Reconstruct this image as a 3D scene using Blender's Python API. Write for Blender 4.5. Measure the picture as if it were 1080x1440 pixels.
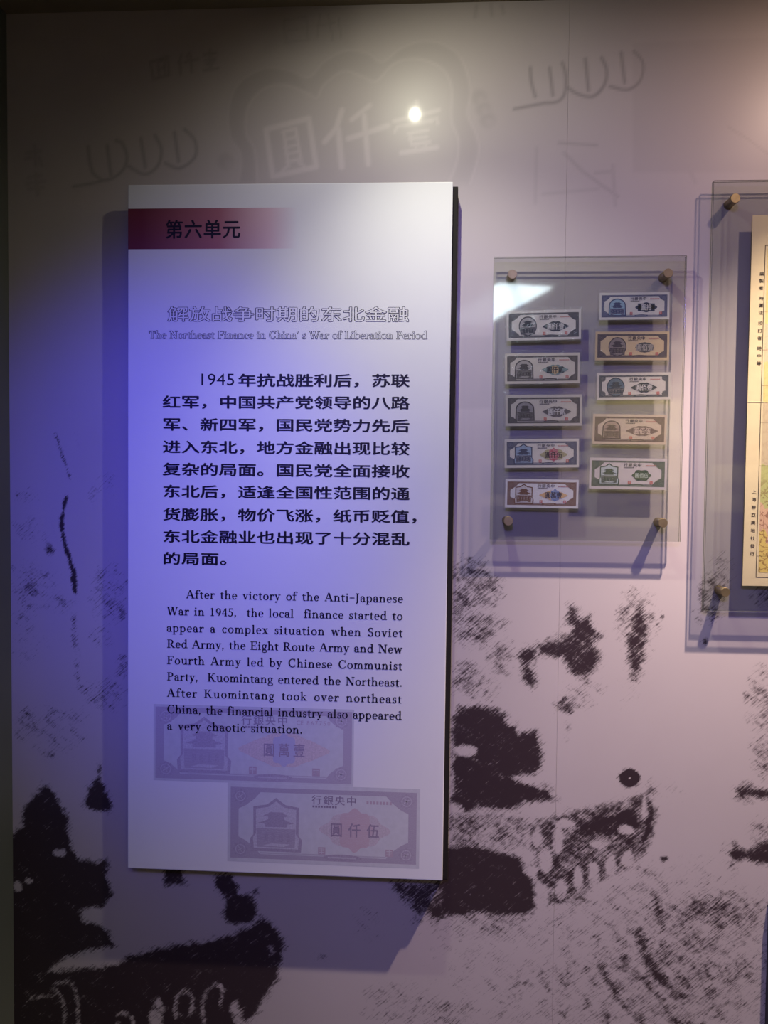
import bpy, bmesh, math, random
import numpy as np
from mathutils import Matrix, Vector, Euler

random.seed(4)
for o in list(bpy.data.objects): bpy.data.objects.remove(o)
scn = bpy.context.scene
col = scn.collection
H = 1.42                       # camera height above the floor

# ------------------------------------------------------------------ camera
F, YAW, PIT, ROL, DC = 1067.75, .0544, .0344, .0093, 1.65
cy, sy, cp, sp = math.cos(YAW), math.sin(YAW), math.cos(PIT), math.sin(PIT)
fw = Vector((-sy*cp, cy*cp, -sp)); rt = Vector((cy, sy, 0)); up = rt.cross(fw)
R2 = math.cos(ROL)*rt + math.sin(ROL)*up
U2 = -math.sin(ROL)*rt + math.cos(ROL)*up
cam_d = bpy.data.cameras.new('camera'); cam = bpy.data.objects.new('camera', cam_d); col.objects.link(cam)
cam_d.sensor_fit = 'VERTICAL'; cam_d.sensor_height = 36; cam_d.lens = F*36/1440
M = Matrix((R2, U2, -fw)).transposed().to_4x4(); M.translation = Vector((0, -DC, H)); cam.matrix_world = M
cam_d.clip_start = .05
scn.camera = cam
scn.cycles.transparent_max_bounces = 32

# ------------------------------------------------------------------ world, lights, exposure
scn.view_settings.view_transform = 'Standard'; scn.view_settings.look = 'None'
scn.view_settings.gamma = 1; scn.view_settings.use_curve_mapping = False
scn.view_settings.exposure = 0.0
w = bpy.data.worlds.new('world'); scn.world = w; w.use_nodes = True
bgn = w.node_tree.nodes['Background']; bgn.inputs[0].default_value = (.5, .5, .5, 1); bgn.inputs[1].default_value = .04

def spot(name, loc, target, energy, color, angle, blend=1.0, radius=.02):
    d = bpy.data.lights.new(name, 'SPOT'); d.energy = energy; d.color = color
    d.spot_size = math.radians(angle); d.spot_blend = blend; d.shadow_soft_size = radius
    o = bpy.data.objects.new(name, d); col.objects.link(o)
    o.location = (loc[0], loc[1], loc[2]+H)
    v = Vector((target[0]-loc[0], target[1]-loc[1], target[2]-loc[2]))
    o.rotation_euler = v.to_track_quat('-Z', 'Y').to_euler()
    return o
# row of ceiling spots close to the wall, the blue colour wash from across the aisle
spot('white_ceiling_spot_offscreen', (-.04, -.43, 1.0), (.30, -.18, -1.0), 25, (1, .99, .79), 96, 1, .009)
spot('white_ceiling_spot_spill_offscreen', (-.04, -.43, 1.0), (.14, 0, .0), 7.5, (1, .99, .76), 160, 1, .009)
spot('warm_ceiling_spot_offscreen', (.95, -.43, 1.0), (.66, -.16, -1.2), 235, (1, .77, .64), 74, 1, .014)
spot('warm_ceiling_spot_spill_offscreen', (.95, -.43, 1.0), (.80, 0, .0), 10, (1, .70, .56), 158, 1, .014)
spot('blue_wash_spot_offscreen', (-.72, -1.9, .95), (-.56, -.05, -.06), 105, (.05, .05, 1), 34, 1, .08)
spot('violet_wash_spot_offscreen', (-.15, -2.6, .95), (.28, 0, -.25), 112, (.27, .20, 1), 56, 1, .12)
spot('opposite_wall_spot_offscreen', (1.35, -2.5, 1.0), (1.4, -3.2, .1), 70, (1, .86, .55), 90, 1, .03)

# ------------------------------------------------------------------ helpers
def bp(px, py, depth):
    """point of the plane y = -depth that the photograph shows at a pixel"""
    d = fw + R2*((px-540)/F) - U2*((py-720)/F)
    k = (DC-depth)/d.y
    return Vector((d.x*k, -depth, d.z*k))

def tag(o, label=None, cat=None, group=None, kind=None):
    if label: o['label'] = label
    if cat: o['category'] = cat
    if group: o['group'] = group
    if kind: o['kind'] = kind
    return o

def empty(name, loc, rot=(0, 0, 0)):
    o = bpy.data.objects.new(name, None); col.objects.link(o); o.location = loc; o.rotation_euler = rot
    o.empty_display_size = .05
    return o

class MB:
    """collects flat and solid shapes; build() links them as one mesh"""
    def __init__(s): s.v = []; s.f = []; s.m = []
    def add(s, vs, fs, m=0):
        b = len(s.v); s.v += [tuple(v) for v in vs]; s.f += [tuple(i+b for i in f) for f in fs]; s.m += [m]*len(fs)
    def box(s, x0, x1, y0, y1, z0, z1, m=0):
        s.add([(x0,y0,z0),(x1,y0,z0),(x1,y1,z0),(x0,y1,z0),(x0,y0,z1),(x1,y0,z1),(x1,y1,z1),(x0,y1,z1)],
              [(0,3,2,1),(4,5,6,7),(0,1,5,4),(1,2,6,5),(2,3,7,6),(3,0,4,7)], m)
    def poly(s, pts, y, m=0):            # flat polygon in a plane y = const, facing -y
        a = sum(pts[i][0]*pts[(i+1)%len(pts)][1]-pts[(i+1)%len(pts)][0]*pts[i][1] for i in range(len(pts)))
        if a < 0: pts = pts[::-1]
        s.add([(p[0], y, p[1]) for p in pts], [tuple(range(len(pts)))], m)
    def rect(s, x0, x1, z0, z1, y, m=0): s.poly([(x0,z0),(x1,z0),(x1,z1),(x0,z1)], y, m)
    def ring(s, A, B, y, m=0):           # strip between two closed outlines of equal length
        n = len(A)
        s.add([(p[0],y,p[1]) for p in A]+[(p[0],y,p[1]) for p in B], [(i,(i+1)%n,n+(i+1)%n,n+i) for i in range(n)], m)
    def line(s, pts, wd, y, m=0):        # ribbon along a polyline
        for (a, b) in zip(pts[:-1], pts[1:]):
            dx, dz = b[0]-a[0], b[1]-a[1]; L = math.hypot(dx, dz) or 1e-9
            nx, nz = -dz/L*wd/2, dx/L*wd/2; ex, ez = dx/L*wd*.3, dz/L*wd*.3
            s.poly([(a[0]-nx-ex,a[1]-nz-ez),(b[0]-nx+ex,b[1]-nz+ez),(b[0]+nx+ex,b[1]+nz+ez),(a[0]+nx-ex,a[1]+nz-ez)], y, m)
    def cyl(s, x, z, r, y0, y1, n=28, m=0, r1=None):
        r1 = r if r1 is None else r1
        A = [(x+r*math.cos(2*math.pi*i/n), y0, z+r*math.sin(2*math.pi*i/n)) for i in range(n)]
        B = [(x+r1*math.cos(2*math.pi*i/n), y1, z+r1*math.sin(2*math.pi*i/n)) for i in range(n)]
        s.add(A+B, [(i,n+i,n+(i+1)%n,(i+1)%n) for i in range(n)]+[tuple(range(n)), tuple(range(2*n-1,n-1,-1))], m)
    def build(s, name, mats, parent=None, bevel=0, smooth=False):
        me = bpy.data.meshes.new(name); me.from_pydata(s.v, [], s.f)
        mats = mats if isinstance(mats, (list, tuple)) else [mats]
        for m in mats: me.materials.append(m)
        if len(mats) > 1: me.polygons.foreach_set('material_index', s.m)
        me.update()
        if bevel:
            bm = bmesh.new(); bm.from_mesh(me)
            bmesh.ops.recalc_face_normals(bm, faces=bm.faces)
            bmesh.ops.bevel(bm, geom=bm.edges[:], offset=bevel, segments=2, affect='EDGES', profile=.6)
            bm.to_mesh(me); bm.free()
        if smooth: me.shade_smooth()
        o = bpy.data.objects.new(name, me); col.objects.link(o)
        if parent: o.parent = parent
        return o

def ell(cx, cz, rx, rz, n=32, a0=0, a1=360):
    k = n if a1-a0 >= 360 else n-1
    return [(cx+rx*math.cos(math.radians(a0+(a1-a0)*i/k)), cz+rz*math.sin(math.radians(a0+(a1-a0)*i/k))) for i in range(n)]

# ------------------------------------------------------------------ materials
def mat(name, color, rough=.5, spec=.5, metal=0, noise=None, bump=None, coat=0, coat_rough=.1):
    m = bpy.data.materials.new(name); m.use_nodes = True; nt = m.node_tree; b = nt.nodes['Principled BSDF']
    b.inputs['Base Color'].default_value = (*color, 1); b.inputs['Roughness'].default_value = rough
    b.inputs['Specular IOR Level'].default_value = spec; b.inputs['Metallic'].default_value = metal
    b.inputs['Coat Weight'].default_value = coat; b.inputs['Coat Roughness'].default_value = coat_rough
    tc = nt.nodes.new('ShaderNodeTexCoord')
    if noise:
        sc, amt = noise
        n = nt.nodes.new('ShaderNodeTexNoise'); n.inputs['Scale'].default_value = sc; n.inputs['Detail'].default_value = 9
        nt.links.new(tc.outputs['Object'], n.inputs['Vector'])
        r = nt.nodes.new('ShaderNodeMapRange'); r.inputs[1].default_value = .25; r.inputs[2].default_value = .75
        r.inputs[3].default_value = 1-amt; r.inputs[4].default_value = 1+amt
        nt.links.new(n.outputs['Fac'], r.inputs[0])
        mx = nt.nodes.new('ShaderNodeVectorMath'); mx.operation = 'SCALE'; mx.inputs[0].default_value = color
        nt.links.new(r.outputs[0], mx.inputs['Scale']); nt.links.new(mx.outputs[0], b.inputs['Base Color'])
    if bump:
        sc, st = bump
        n = nt.nodes.new('ShaderNodeTexNoise'); n.inputs['Scale'].default_value = sc; n.inputs['Detail'].default_value = 4
        nt.links.new(tc.outputs['Object'], n.inputs['Vector'])
        bu = nt.nodes.new('ShaderNodeBump'); bu.inputs['Strength'].default_value = st; bu.inputs['Distance'].default_value = .002
        nt.links.new(n.outputs['Fac'], bu.inputs['Height']); nt.links.new(bu.outputs[0], b.inputs['Normal'])
    return m

def srgb(r, g, b):
    f = lambda c: c/12.92 if c <= .04045 else ((c+.055)/1.055)**2.4
    return (f(r/255), f(g/255), f(b/255))

def print_mat(name, ink, paper, scale, contrast=.6):
    """engraved print: fine interlaced lines of ink over paper"""
    m = bpy.data.materials.new(name); m.use_nodes = True; nt = m.node_tree; b = nt.nodes['Principled BSDF']
    b.inputs['Roughness'].default_value = .7; b.inputs['Specular IOR Level'].default_value = .2
    tc = nt.nodes.new('ShaderNodeTexCoord')
    v = nt.nodes.new('ShaderNodeTexVoronoi'); v.feature = 'DISTANCE_TO_EDGE'; v.inputs['Scale'].default_value = scale
    nt.links.new(tc.outputs['Object'], v.inputs['Vector'])
    wv = nt.nodes.new('ShaderNodeTexWave'); wv.wave_type = 'RINGS'; wv.inputs['Scale'].default_value = scale*.35; wv.inputs['Distortion'].default_value = 9
    nt.links.new(tc.outputs['Object'], wv.inputs['Vector'])
    a = nt.nodes.new('ShaderNodeMath'); a.operation = 'MULTIPLY_ADD'; a.inputs[1].default_value = 1.2
    nt.links.new(v.outputs['Distance'], a.inputs[0]); 
    s = nt.nodes.new('ShaderNodeMath'); s.operation = 'MULTIPLY'; s.inputs[1].default_value = .5
    nt.links.new(wv.outputs['Fac'], s.inputs[0]); nt.links.new(s.outputs[0], a.inputs[2])
    r = nt.nodes.new('ShaderNodeMapRange'); r.inputs[1].default_value = .15; r.inputs[2].default_value = .8
    r.inputs[3].default_value = 0; r.inputs[4].default_value = contrast
    nt.links.new(a.outputs[0], r.inputs[0])
    mx = nt.nodes.new('ShaderNodeMix'); mx.data_type = 'RGBA'
    mx.inputs[6].default_value = (*ink, 1); mx.inputs[7].default_value = (*paper, 1)
    nt.links.new(r.outputs[0], mx.inputs[0]); nt.links.new(mx.outputs[2], b.inputs['Base Color'])
    return m

def clear_mat(name, tint, rough=0, f0=1.47, bump=0, cloud=0):
    """clear plastic: light passes with a tint, the surface reflects by fresnel"""
    m = bpy.data.materials.new(name); m.use_nodes = True; nt = m.node_tree
    for n in list(nt.nodes):
        if n.type == 'BSDF_PRINCIPLED': nt.nodes.remove(n)
    out = [n for n in nt.nodes if n.type == 'OUTPUT_MATERIAL'][0]
    t = nt.nodes.new('ShaderNodeBsdfTransparent'); t.inputs[0].default_value = (*tint, 1)
    g = nt.nodes.new('ShaderNodeBsdfGlossy'); g.inputs['Roughness'].default_value = rough
    fr = nt.nodes.new('ShaderNodeFresnel')        # same index seen from both sides of the thin sheet
    ge = nt.nodes.new('ShaderNodeNewGeometry'); io = nt.nodes.new('ShaderNodeMapRange'); io.inputs[3].default_value = f0; io.inputs[4].default_value = 1/f0
    nt.links.new(ge.outputs['Backfacing'], io.inputs[0]); nt.links.new(io.outputs[0], fr.inputs[0])
    mx = nt.nodes.new('ShaderNodeMixShader')
    nt.links.new(fr.outputs[0], mx.inputs[0]); nt.links.new(t.outputs[0], mx.inputs[1]); nt.links.new(g.outputs[0], mx.inputs[2])
    if bump:
        tc = nt.nodes.new('ShaderNodeTexCoord'); n = nt.nodes.new('ShaderNodeTexNoise'); n.inputs['Scale'].default_value = 45; n.inputs['Detail'].default_value = 3
        nt.links.new(tc.outputs['Object'], n.inputs['Vector'])
        bu = nt.nodes.new('ShaderNodeBump'); bu.inputs['Strength'].default_value = bump; bu.inputs['Distance'].default_value = .004
        nt.links.new(n.outputs['Fac'], bu.inputs['Height']); nt.links.new(bu.outputs[0], g.inputs['Normal'])
    last = mx
    if cloud:
        d = nt.nodes.new('ShaderNodeBsdfDiffuse'); d.inputs[0].default_value = (.8, .8, .8, 1)
        m2 = nt.nodes.new('ShaderNodeMixShader'); m2.inputs[0].default_value = cloud
        nt.links.new(mx.outputs[0], m2.inputs[1]); nt.links.new(d.outputs[0], m2.inputs[2]); last = m2
    nt.links.new(last.outputs[0], out.inputs[0])
    return m

WHITE = mat('panel_white', (.80, .80, .80), .55, .3, noise=(9, .012))
INKBLK = mat('black_lettering', srgb(24, 20, 30), .5, .3, noise=(60, .1))
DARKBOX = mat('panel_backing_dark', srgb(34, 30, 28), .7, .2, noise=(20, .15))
BRASS = mat('brushed_brass', (.34, .27, .15), .5, .5, metal=1, noise=(60, .15), bump=(200, .08))
CEIL = mat('ceiling_plaster', srgb(150, 140, 118), .9, .1, noise=(7, .12), bump=(60, .2))
SIDE = mat('side_wall_paint', srgb(112, 116, 108), .8, .2, noise=(5, .06), bump=(80, .08))
FLOORM = mat('floor_stone', srgb(70, 62, 58), .35, .4, noise=(4, .15))
ACR = clear_mat('acrylic_clear', (.955, .965, .96), .045, 1.52)
ACRE = clear_mat('acrylic_cut_edge', (.28, .31, .26), .15, 1.49, cloud=.10)
SLEEVE = clear_mat('plastic_sleeve_film', (.97, .97, .97), .08, 1.45, bump=.5, cloud=.05)
# ------------------------------------------------------------------ lettering
_font_cache = {}
def glyph(ch, off=0.0):
    """outline of one character of the built-in font: points (x, y), faces, in em units"""
    k = (ch, off)
    if k in _font_cache: return _font_cache[k]
    c = bpy.data.curves.new('glyph', 'FONT'); c.body = ch; c.size = 1; c.resolution_u = 3; c.offset = off; c.fill_mode = 'FRONT'
    o = bpy.data.objects.new('glyph', c); col.objects.link(o)
    dg = bpy.context.evaluated_depsgraph_get(); me = o.evaluated_get(dg).to_mesh()
    v = [(p.co.x, p.co.y) for p in me.vertices]; f = [tuple(p.vertices) for p in me.polygons]
    o.evaluated_get(dg).to_mesh_clear(); bpy.data.objects.remove(o); bpy.data.curves.remove(c)
    _font_cache[k] = (v, f); return v, f

CJ = None
def put_char(mb, ch, cx, cz, wd, ht, y, off=0.0, m=0):
    """character of a square em box centred at (cx, cz), stretched to wd x ht"""
    v, f = glyph(ch)
    if not v: return
    # em box of CJK glyphs: 0..1 wide, -.12...88 high; bold = the outline struck again, shifted by off
    sh = [(0, 0)] if off <= 0 else ([(-1, 0), (1, 0), (0, .8), (0, -.8)] if off < .028 else [(math.cos(k*math.pi/5), math.sin(k*math.pi/5)) for k in range(10)])
    for i, (a, b) in enumerate(sh):
        mb.add([(cx+(x-.5+a*off)*wd, y-.000002*i, cz+(z-.38+b*off)*ht) for x, z in v], f, m)

# --- a bold old-style serif alphabet, drawn with stems, bowls and serifs
T, t_ = .098, .042
class G:
    def __init__(s, e=0): s.p = []; s.e = e
    def r(s, x0, y0, x1, y1): e = s.e; s.p.append([(x0-e,y0-e),(x1+e,y0-e),(x1+e,y1+e),(x0-e,y1+e)])
    def stem(s, x, y0, y1, w=T): s.r(x, y0, x+w, y1)
    def sb(s, x, w=.22, y=0): s.r(x+T/2-w/2, y, x+T/2+w/2, y+t_)
    def st(s, x, y, w=.16): s.p.append([(x-w*.55-s.e, y-.075-s.e),(x+.02, y-.075-s.e),(x+T+s.e, y+s.e),(x+.01, y+s.e)])
    def d(s, x0, y0, x1, y1, w): e = s.e; w += 2.3*e; s.p.append([(x0-w/2,y0-e),(x0+w/2,y0-e),(x1+w/2,y1+e),(x1-w/2,y1+e)] if y1 > y0 else [(x1-w/2,y1-e),(x1+w/2,y1-e),(x0+w/2,y0+e),(x0-w/2,y0+e)])
    def arc(s, cx, cz, rx, rz, a0, a1, w=T, h=t_, n=14):
        e = s.e
        for i in range(n):
            b = [math.radians(a0+(a1-a0)*k/n) for k in (i, i+1)]
            o = [(cx+(rx+e)*math.cos(q), cz+(rz+e)*math.sin(q)) for q in b]
            n_ = [(cx+(rx-w-e)*math.cos(q), cz+(rz-h-e)*math.sin(q)) for q in b]
            s.p.append([o[0], o[1], n_[1], n_[0]])
    def ball(s, x, y, r): s.p.append(ell(x, y, r+s.e, r+s.e, 10))

def serif_glyph(ch, e=0.0):
    g = G(e); X = .45; C = .68; A = .72
    adv = .5
    if ch == 'A': g.d(.06,0,.31,C,.05); g.d(.58,0,.32,C,.125); g.r(.16,.22,.46,.26); g.r(0,0,.16,t_); g.r(.45,0,.70,t_); adv = .70
    elif ch == 'B': g.stem(.1,0,C); adv = .6
    elif ch == 'C': g.arc(.36,.34,.34,.36,48,312,.115,.05); g.r(.54,.47,.575,.69); g.r(.55,.08,.58,.2); adv = .66
    elif ch in 'EF':
        g.stem(.09,0,C,.11); g.r(.02,C-.045,.52,C); g.r(.19,.33,.40,.37); g.r(.49,.50,.53,C); g.r(.38,.26,.415,.44)
        if ch == 'E': g.r(.02,0,.55,.045); g.r(.52,0,.56,.19)
        else: g.sb(.095,.28)
        adv = .61 if ch == 'E' else .57
    elif ch == 'J': g.stem(.13,.02,C,.11); g.r(.05,C-t_,.32,C); g.arc(.05,.03,.19,.2,-80,0,.11,.05); adv = .36
    elif ch == 'K': g.stem(.09,0,C,.11); g.sb(.095,.26); g.sb(.095,.26,C-t_); g.d(.22,.32,.52,C,.06); g.d(.30,.40,.58,0,.13); g.r(.42,C-t_,.64,C); g.r(.48,0,.72,t_); adv = .72
    elif ch == 'L': g.stem(.09,0,C,.11); g.sb(.095,.26,C-t_); g.r(.02,0,.53,.045); g.r(.5,0,.54,.19); adv = .57
    elif ch == 'N': g.r(.10,0,.15,C); g.d(.14,C,.60,0,.14); g.r(.585,0,.635,C); g.r(.02,0,.24,t_); g.r(.0,C-t_,.18,C); g.r(.5,C-t_,.72,C); adv = .75
    elif ch in 'PR':
        g.stem(.09,0,C,.11); g.sb(.095,.27); g.r(.02,C-t_,.3,C); g.r(.18,.30,.3,.34); g.arc(.29,.49,.23,.19,-90,90,.115,.045)
        if ch == 'R': g.d(.30,.33,.56,0,.125); g.r(.47,0,.68,t_)
        adv = .57 if ch == 'P' else .67
    elif ch == 'S': g.arc(.25,.51,.20,.19,30,265,.10,.05); g.arc(.25,.18,.22,.20,-165,92,.11,.05); g.r(.39,.5,.425,.69); g.r(.03,0,.065,.19); adv = .5
    elif ch == 'T': g.stem(.26,0,C,.11); g.sb(.265,.27); g.r(.02,C-.045,.61,C); g.r(.02,.49,.06,C); g.r(.57,.49,.61,C); adv = .63
    elif ch == 'W': g.d(.09,C,.28,0,.12); g.d(.28,0,.46,C*.95,.05); g.d(.44,C,.64,0,.12); g.d(.64,0,.84,C,.05); g.r(-.01,C-t_,.2,C); g.r(.35,C-t_,.56,C); g.r(.74,C-t_,.93,C); adv = .93
    elif ch == 'a': g.arc(.19,.30,.17,.165,5,165,.09,.045); g.ball(.07,.33,.05); g.stem(.27,.03,.31); g.arc(.19,.13,.17,.15,20,350,.09,.04); g.r(.30,0,.44,.05); adv = .45
    elif ch in 'bp':
        g.arc(.26,.22,.22,.24,-160,160); adv = .52
        if ch == 'b': g.stem(.05,0,A); g.st(.05,A)
        else: g.stem(.05,-.22,X); g.st(.05,X); g.sb(.05,.22,-.22)
    elif ch == 'c': g.arc(.23,.22,.21,.24,45,320); g.ball(.36,.35,.05); adv = .42
    elif ch == 'd': g.arc(.25,.22,.22,.24,20,340); g.stem(.36,0,A); g.st(.36,A); g.r(.42,0,.54,.05); adv = .54
    elif ch == 'e': g.arc(.23,.22,.21,.24,0,320); g.r(.1,.22,.42,.262); adv = .45
    elif ch == 'f': g.stem(.09,0,.6); g.arc(.26,.58,.17,.15,30,180); g.ball(.36,.65,.05); g.r(.01,X-.045,.30,X); g.sb(.09,.26); adv = .33
    elif ch == 'g': g.arc(.21,.29,.18,.17,0,360,.085,.04); g.arc(.23,-.10,.22,.13,0,360,.06,.05); g.d(.10,.02,.12,.16,.07); g.r(.10,.0,.34,.06); g.r(.33,.38,.46,.44); adv = .46
    elif ch == 'h': g.stem(.07,0,A); g.st(.07,A); g.sb(.07); g.arc(.28,.25,.18,.21,5,160); g.stem(.36,0,.27); g.sb(.36); adv = .55
    elif ch == 'i': g.stem(.07,0,X); g.st(.07,X); g.sb(.07); g.ball(.12,.60,.062); adv = .27
    elif ch == 'k': g.stem(.07,0,A); g.st(.07,A); g.sb(.07); g.d(.17,.2,.38,X,.05); g.d(.22,.27,.45,0,.11); g.r(.30,X-t_,.48,X); g.r(.35,0,.53,t_); adv = .53
    elif ch == 'l': g.stem(.07,0,A); g.st(.07,A); g.sb(.07); adv = .27
    elif ch == 'm':
        g.stem(.07,0,X); g.st(.07,X); g.sb(.07)
        for x in (.335, .60): g.arc(x-.06,.25,.16,.21,5,160); g.stem(x,0,.27); g.sb(x,.2)
        adv = .79
    elif ch == 'n': g.stem(.07,0,X); g.st(.07,X); g.sb(.07); g.arc(.28,.25,.18,.21,5,160); g.stem(.36,0,.27); g.sb(.36); adv = .55
    elif ch == 'o': g.arc(.25,.22,.23,.24,0,360); adv = .5
    elif ch == 'r': g.stem(.07,0,X); g.st(.07,X); g.sb(.07,.24); g.arc(.28,.27,.14,.18,60,165,.08,.05); g.ball(.34,.39,.058); adv = .39
    elif ch == 's': g.arc(.18,.33,.14,.135,30,265,.08,.045); g.arc(.18,.12,.15,.14,-165,92,.085,.045); g.r(.28,.32,.31,.46); g.r(.03,0,.06,.13); adv = .36
    elif ch == 't': g.stem(.09,.06,.52); g.p.append([(.01-e,X-.05-e),(.11,X-.05-e),(.19,.56+e),(.15,.56+e)]); g.r(.02,X-.045,.31,X); g.arc(.24,.10,.15,.12,180,300,.09,.05); adv = .33
    elif ch == 'u': g.stem(.07,.16,X); g.r(.0,X-t_,.1,X); g.arc(.25,.19,.18,.21,180,340); g.stem(.36,0,X); g.r(.28,X-t_,.4,X); g.r(.40,0,.53,.05); adv = .54
    elif ch == 'v': g.d(.09,X,.25,0,.105); g.d(.25,0,.40,X,.045); g.r(0,X-t_,.2,X); g.r(.31,X-t_,.48,X); adv = .48
    elif ch == 'w': g.d(.09,X,.23,0,.105); g.d(.23,0,.36,X,.045); g.d(.36,X,.50,0,.105); g.d(.50,0,.63,X,.045); g.r(0,X-t_,.2,X); g.r(.55,X-t_,.71,X); adv = .71
    elif ch == 'x': g.d(.1,X,.38,0,.115); g.d(.08,0,.38,X,.045); g.r(0,X-t_,.2,X); g.r(.29,X-t_,.46,X); g.r(0,0,.17,t_); g.r(.27,0,.48,t_); adv = .48
    elif ch == 'y': g.d(.09,X,.25,0,.105); g.d(.14,-.2,.40,X,.045); g.ball(.09,-.17,.055); g.r(0,X-t_,.2,X); g.r(.31,X-t_,.48,X); adv = .48
    elif ch == '1': g.stem(.18,0,.65); g.sb(.18,.26); g.d(.1,.55,.2,.63,.09); adv = .46
    elif ch == '9': g.arc(.23,.43,.2,.22,0,360); g.arc(.15,.40,.29,.41,-70,5,.10,.05); adv = .47
    elif ch == '4': g.stem(.27,0,.65); g.d(.04,.18,.30,.65,.05); g.r(.02,.16,.44,.21); g.sb(.27,.2); adv = .47
    elif ch == '5': g.r(.10,.58,.40,.65); g.r(.10,.36,.145,.65); g.arc(.19,.20,.22,.22,-150,125,.10,.05); adv = .47
    elif ch == ',': g.ball(.1,.05,.06); g.d(.06,-.12,.13,.03,.05); adv = .22
    elif ch == '.': g.ball(.1,.05,.062); adv = .22
    elif ch == '-': g.r(.02,.28,.40,.325); adv = .42
    elif ch == '\u2019': g.ball(.1,.62,.06); g.d(.06,.47,.13,.6,.05); adv = .25
    return g.p, adv

def serif_line(name, mat_, text, x0, x1, zb, em, y, e=0.0, track=.03, m=0):
    """one line of text, spread from x0 to x1 on the baseline zb"""
    adv = [(.26 if c == ' ' else serif_glyph(c)[1]) for c in text]
    nat = sum(adv)*em
    wts = [(3.0 if c == ' ' else 1.0) for c in text[:-1]]
    extra = (x1-x0-nat)/max(1e-6, sum(wts)) if x1 else track*em
    x = x0; mb = MB()
    for i, c in enumerate(text):
        if c == ' ':
            if mb.v: mb.build(name, mat_, board)
            mb = MB()
        else:
            for k, p in enumerate(serif_glyph(c, e)[0]):
                mb.poly([(x+a*em, zb+b*em) for a, b in p], y - .000004*(k % 3), m)
        x += adv[i]*em + extra*(wts[i] if i < len(wts) else 0)
    if mb.v: mb.build(name, mat_, board)

# ------------------------------------------------------------------ the room
WX0, WX1, WZ1 = -.9274, 1.75, 1.0246
def struct(mb, name, m, **k): return tag(mb.build(name, m, **k), kind='structure')
wall_m = mat('wall_board', srgb(120, 112, 108), .8, .2, noise=(6, .05))
mb = MB(); mb.box(WX0-.12, WX1, .003, .12, 0, WZ1+H+.1); wall_back = struct(mb, 'wall_back', wall_m)
tag(wall_back, 'back wall faced with a printed ink wash mural')
mb = MB(); mb.box(WX0-.12, WX0, -1.0, .003, 0, WZ1+H); tag(struct(mb, 'wall_left', SIDE), 'dark grey green return wall beside the mural')
mb = MB(); mb.box(WX0-.12, WX1, -3.2, .003, WZ1+H, WZ1+H+.08); tag(struct(mb, 'ceiling', CEIL), 'low brown grey plaster ceiling above the mural')
mb = MB(); mb.box(WX0-2.5, WX1+2.5, -3.4, .12, -.08, 0); tag(struct(mb, 'floor', FLOORM), 'dark stone floor of the exhibition aisle')
mb = MB(); mb.box(WX0-1, WX1+2, -3.32, -3.2, 0, WZ1+H+.08); tag(struct(mb, 'wall_front', wall_m), 'plain wall across the exhibition aisle')

# ------------------------------------------------------------------ the mural print
def S(c, x0, y0, s): return [(x0+a/s, y0+b/s) for a, b in c]

def seg_dist(PX, PY, a, b):
    ax, ay = a; bx, by = b; dx, dy = bx-ax, by-ay; L = dx*dx+dy*dy+1e-9
    k = np.clip(((PX-ax)*dx+(PY-ay)*dy)/L, 0, 1)
    return np.hypot(PX-ax-k*dx, PY-ay-k*dy)

class Field:
    def __init__(s, PX, PY): s.PX = PX; s.PY = PY; s.a = np.zeros_like(PX)
    def _box(s, pts, pad):
        xs = [p[0] for p in pts]; ys = [p[1] for p in pts]
        return np.nonzero((s.PX > min(xs)-pad) & (s.PX < max(xs)+pad) & (s.PY > min(ys)-pad) & (s.PY < max(ys)+pad))[0]
    def put(s, idx, v, cut):
        if cut: s.a[idx] *= (1-v)
        else: s.a[idx] = np.maximum(s.a[idx], v)
    def poly(s, pts, dens=1.0, soft=6, cut=False):
        idx = s._box(pts, soft*2)
        if not len(idx): return
        X, Y = s.PX[idx], s.PY[idx]; d = np.full(len(idx), 1e9); ins = np.zeros(len(idx), bool)
        for a, b in zip(pts, pts[1:]+pts[:1]):
            d = np.minimum(d, seg_dist(X, Y, a, b))
            c = (a[1] > Y) != (b[1] > Y)
            xi = (b[0]-a[0])*(Y-a[1])/((b[1]-a[1]) if b[1] != a[1] else 1e-9)+a[0]
            ins ^= c & (X < xi)
        d = np.where(ins, -d, d); q = np.clip(.5-d/(2*soft), 0, 1); q = q*q*(3-2*q)
        s.put(idx, dens*q, cut)
    def stroke(s, pts, wd, dens=1.0, soft=4, cut=False):
        idx = s._box(pts, wd+soft*2)
        if not len(idx): return
        X, Y = s.PX[idx], s.PY[idx]; d = np.full(len(idx), 1e9)
        for a, b in zip(pts[:-1], pts[1:]): d = np.minimum(d, seg_dist(X, Y, a, b))
        q = np.clip(.5-(d-wd/2)/(2*soft), 0, 1); q = q*q*(3-2*q); s.put(idx, dens*q, cut)
    def spot(s, x, y, rx, ry, dens=1.0, soft=4, cut=False): s.poly(ell(x, y, rx, ry, 20), dens, soft, cut)
    def smear(s, x, y, rx, ry, dens):        # loose dry-brush area, densest at its middle
        idx = s._box([(x-rx, y-ry), (x+rx, y+ry)], 0)
        q = np.clip(1-np.hypot((s.PX[idx]-x)/rx, (s.PY[idx]-y)/ry), 0, 1); s.put(idx, dens*np.sqrt(q), False)

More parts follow.
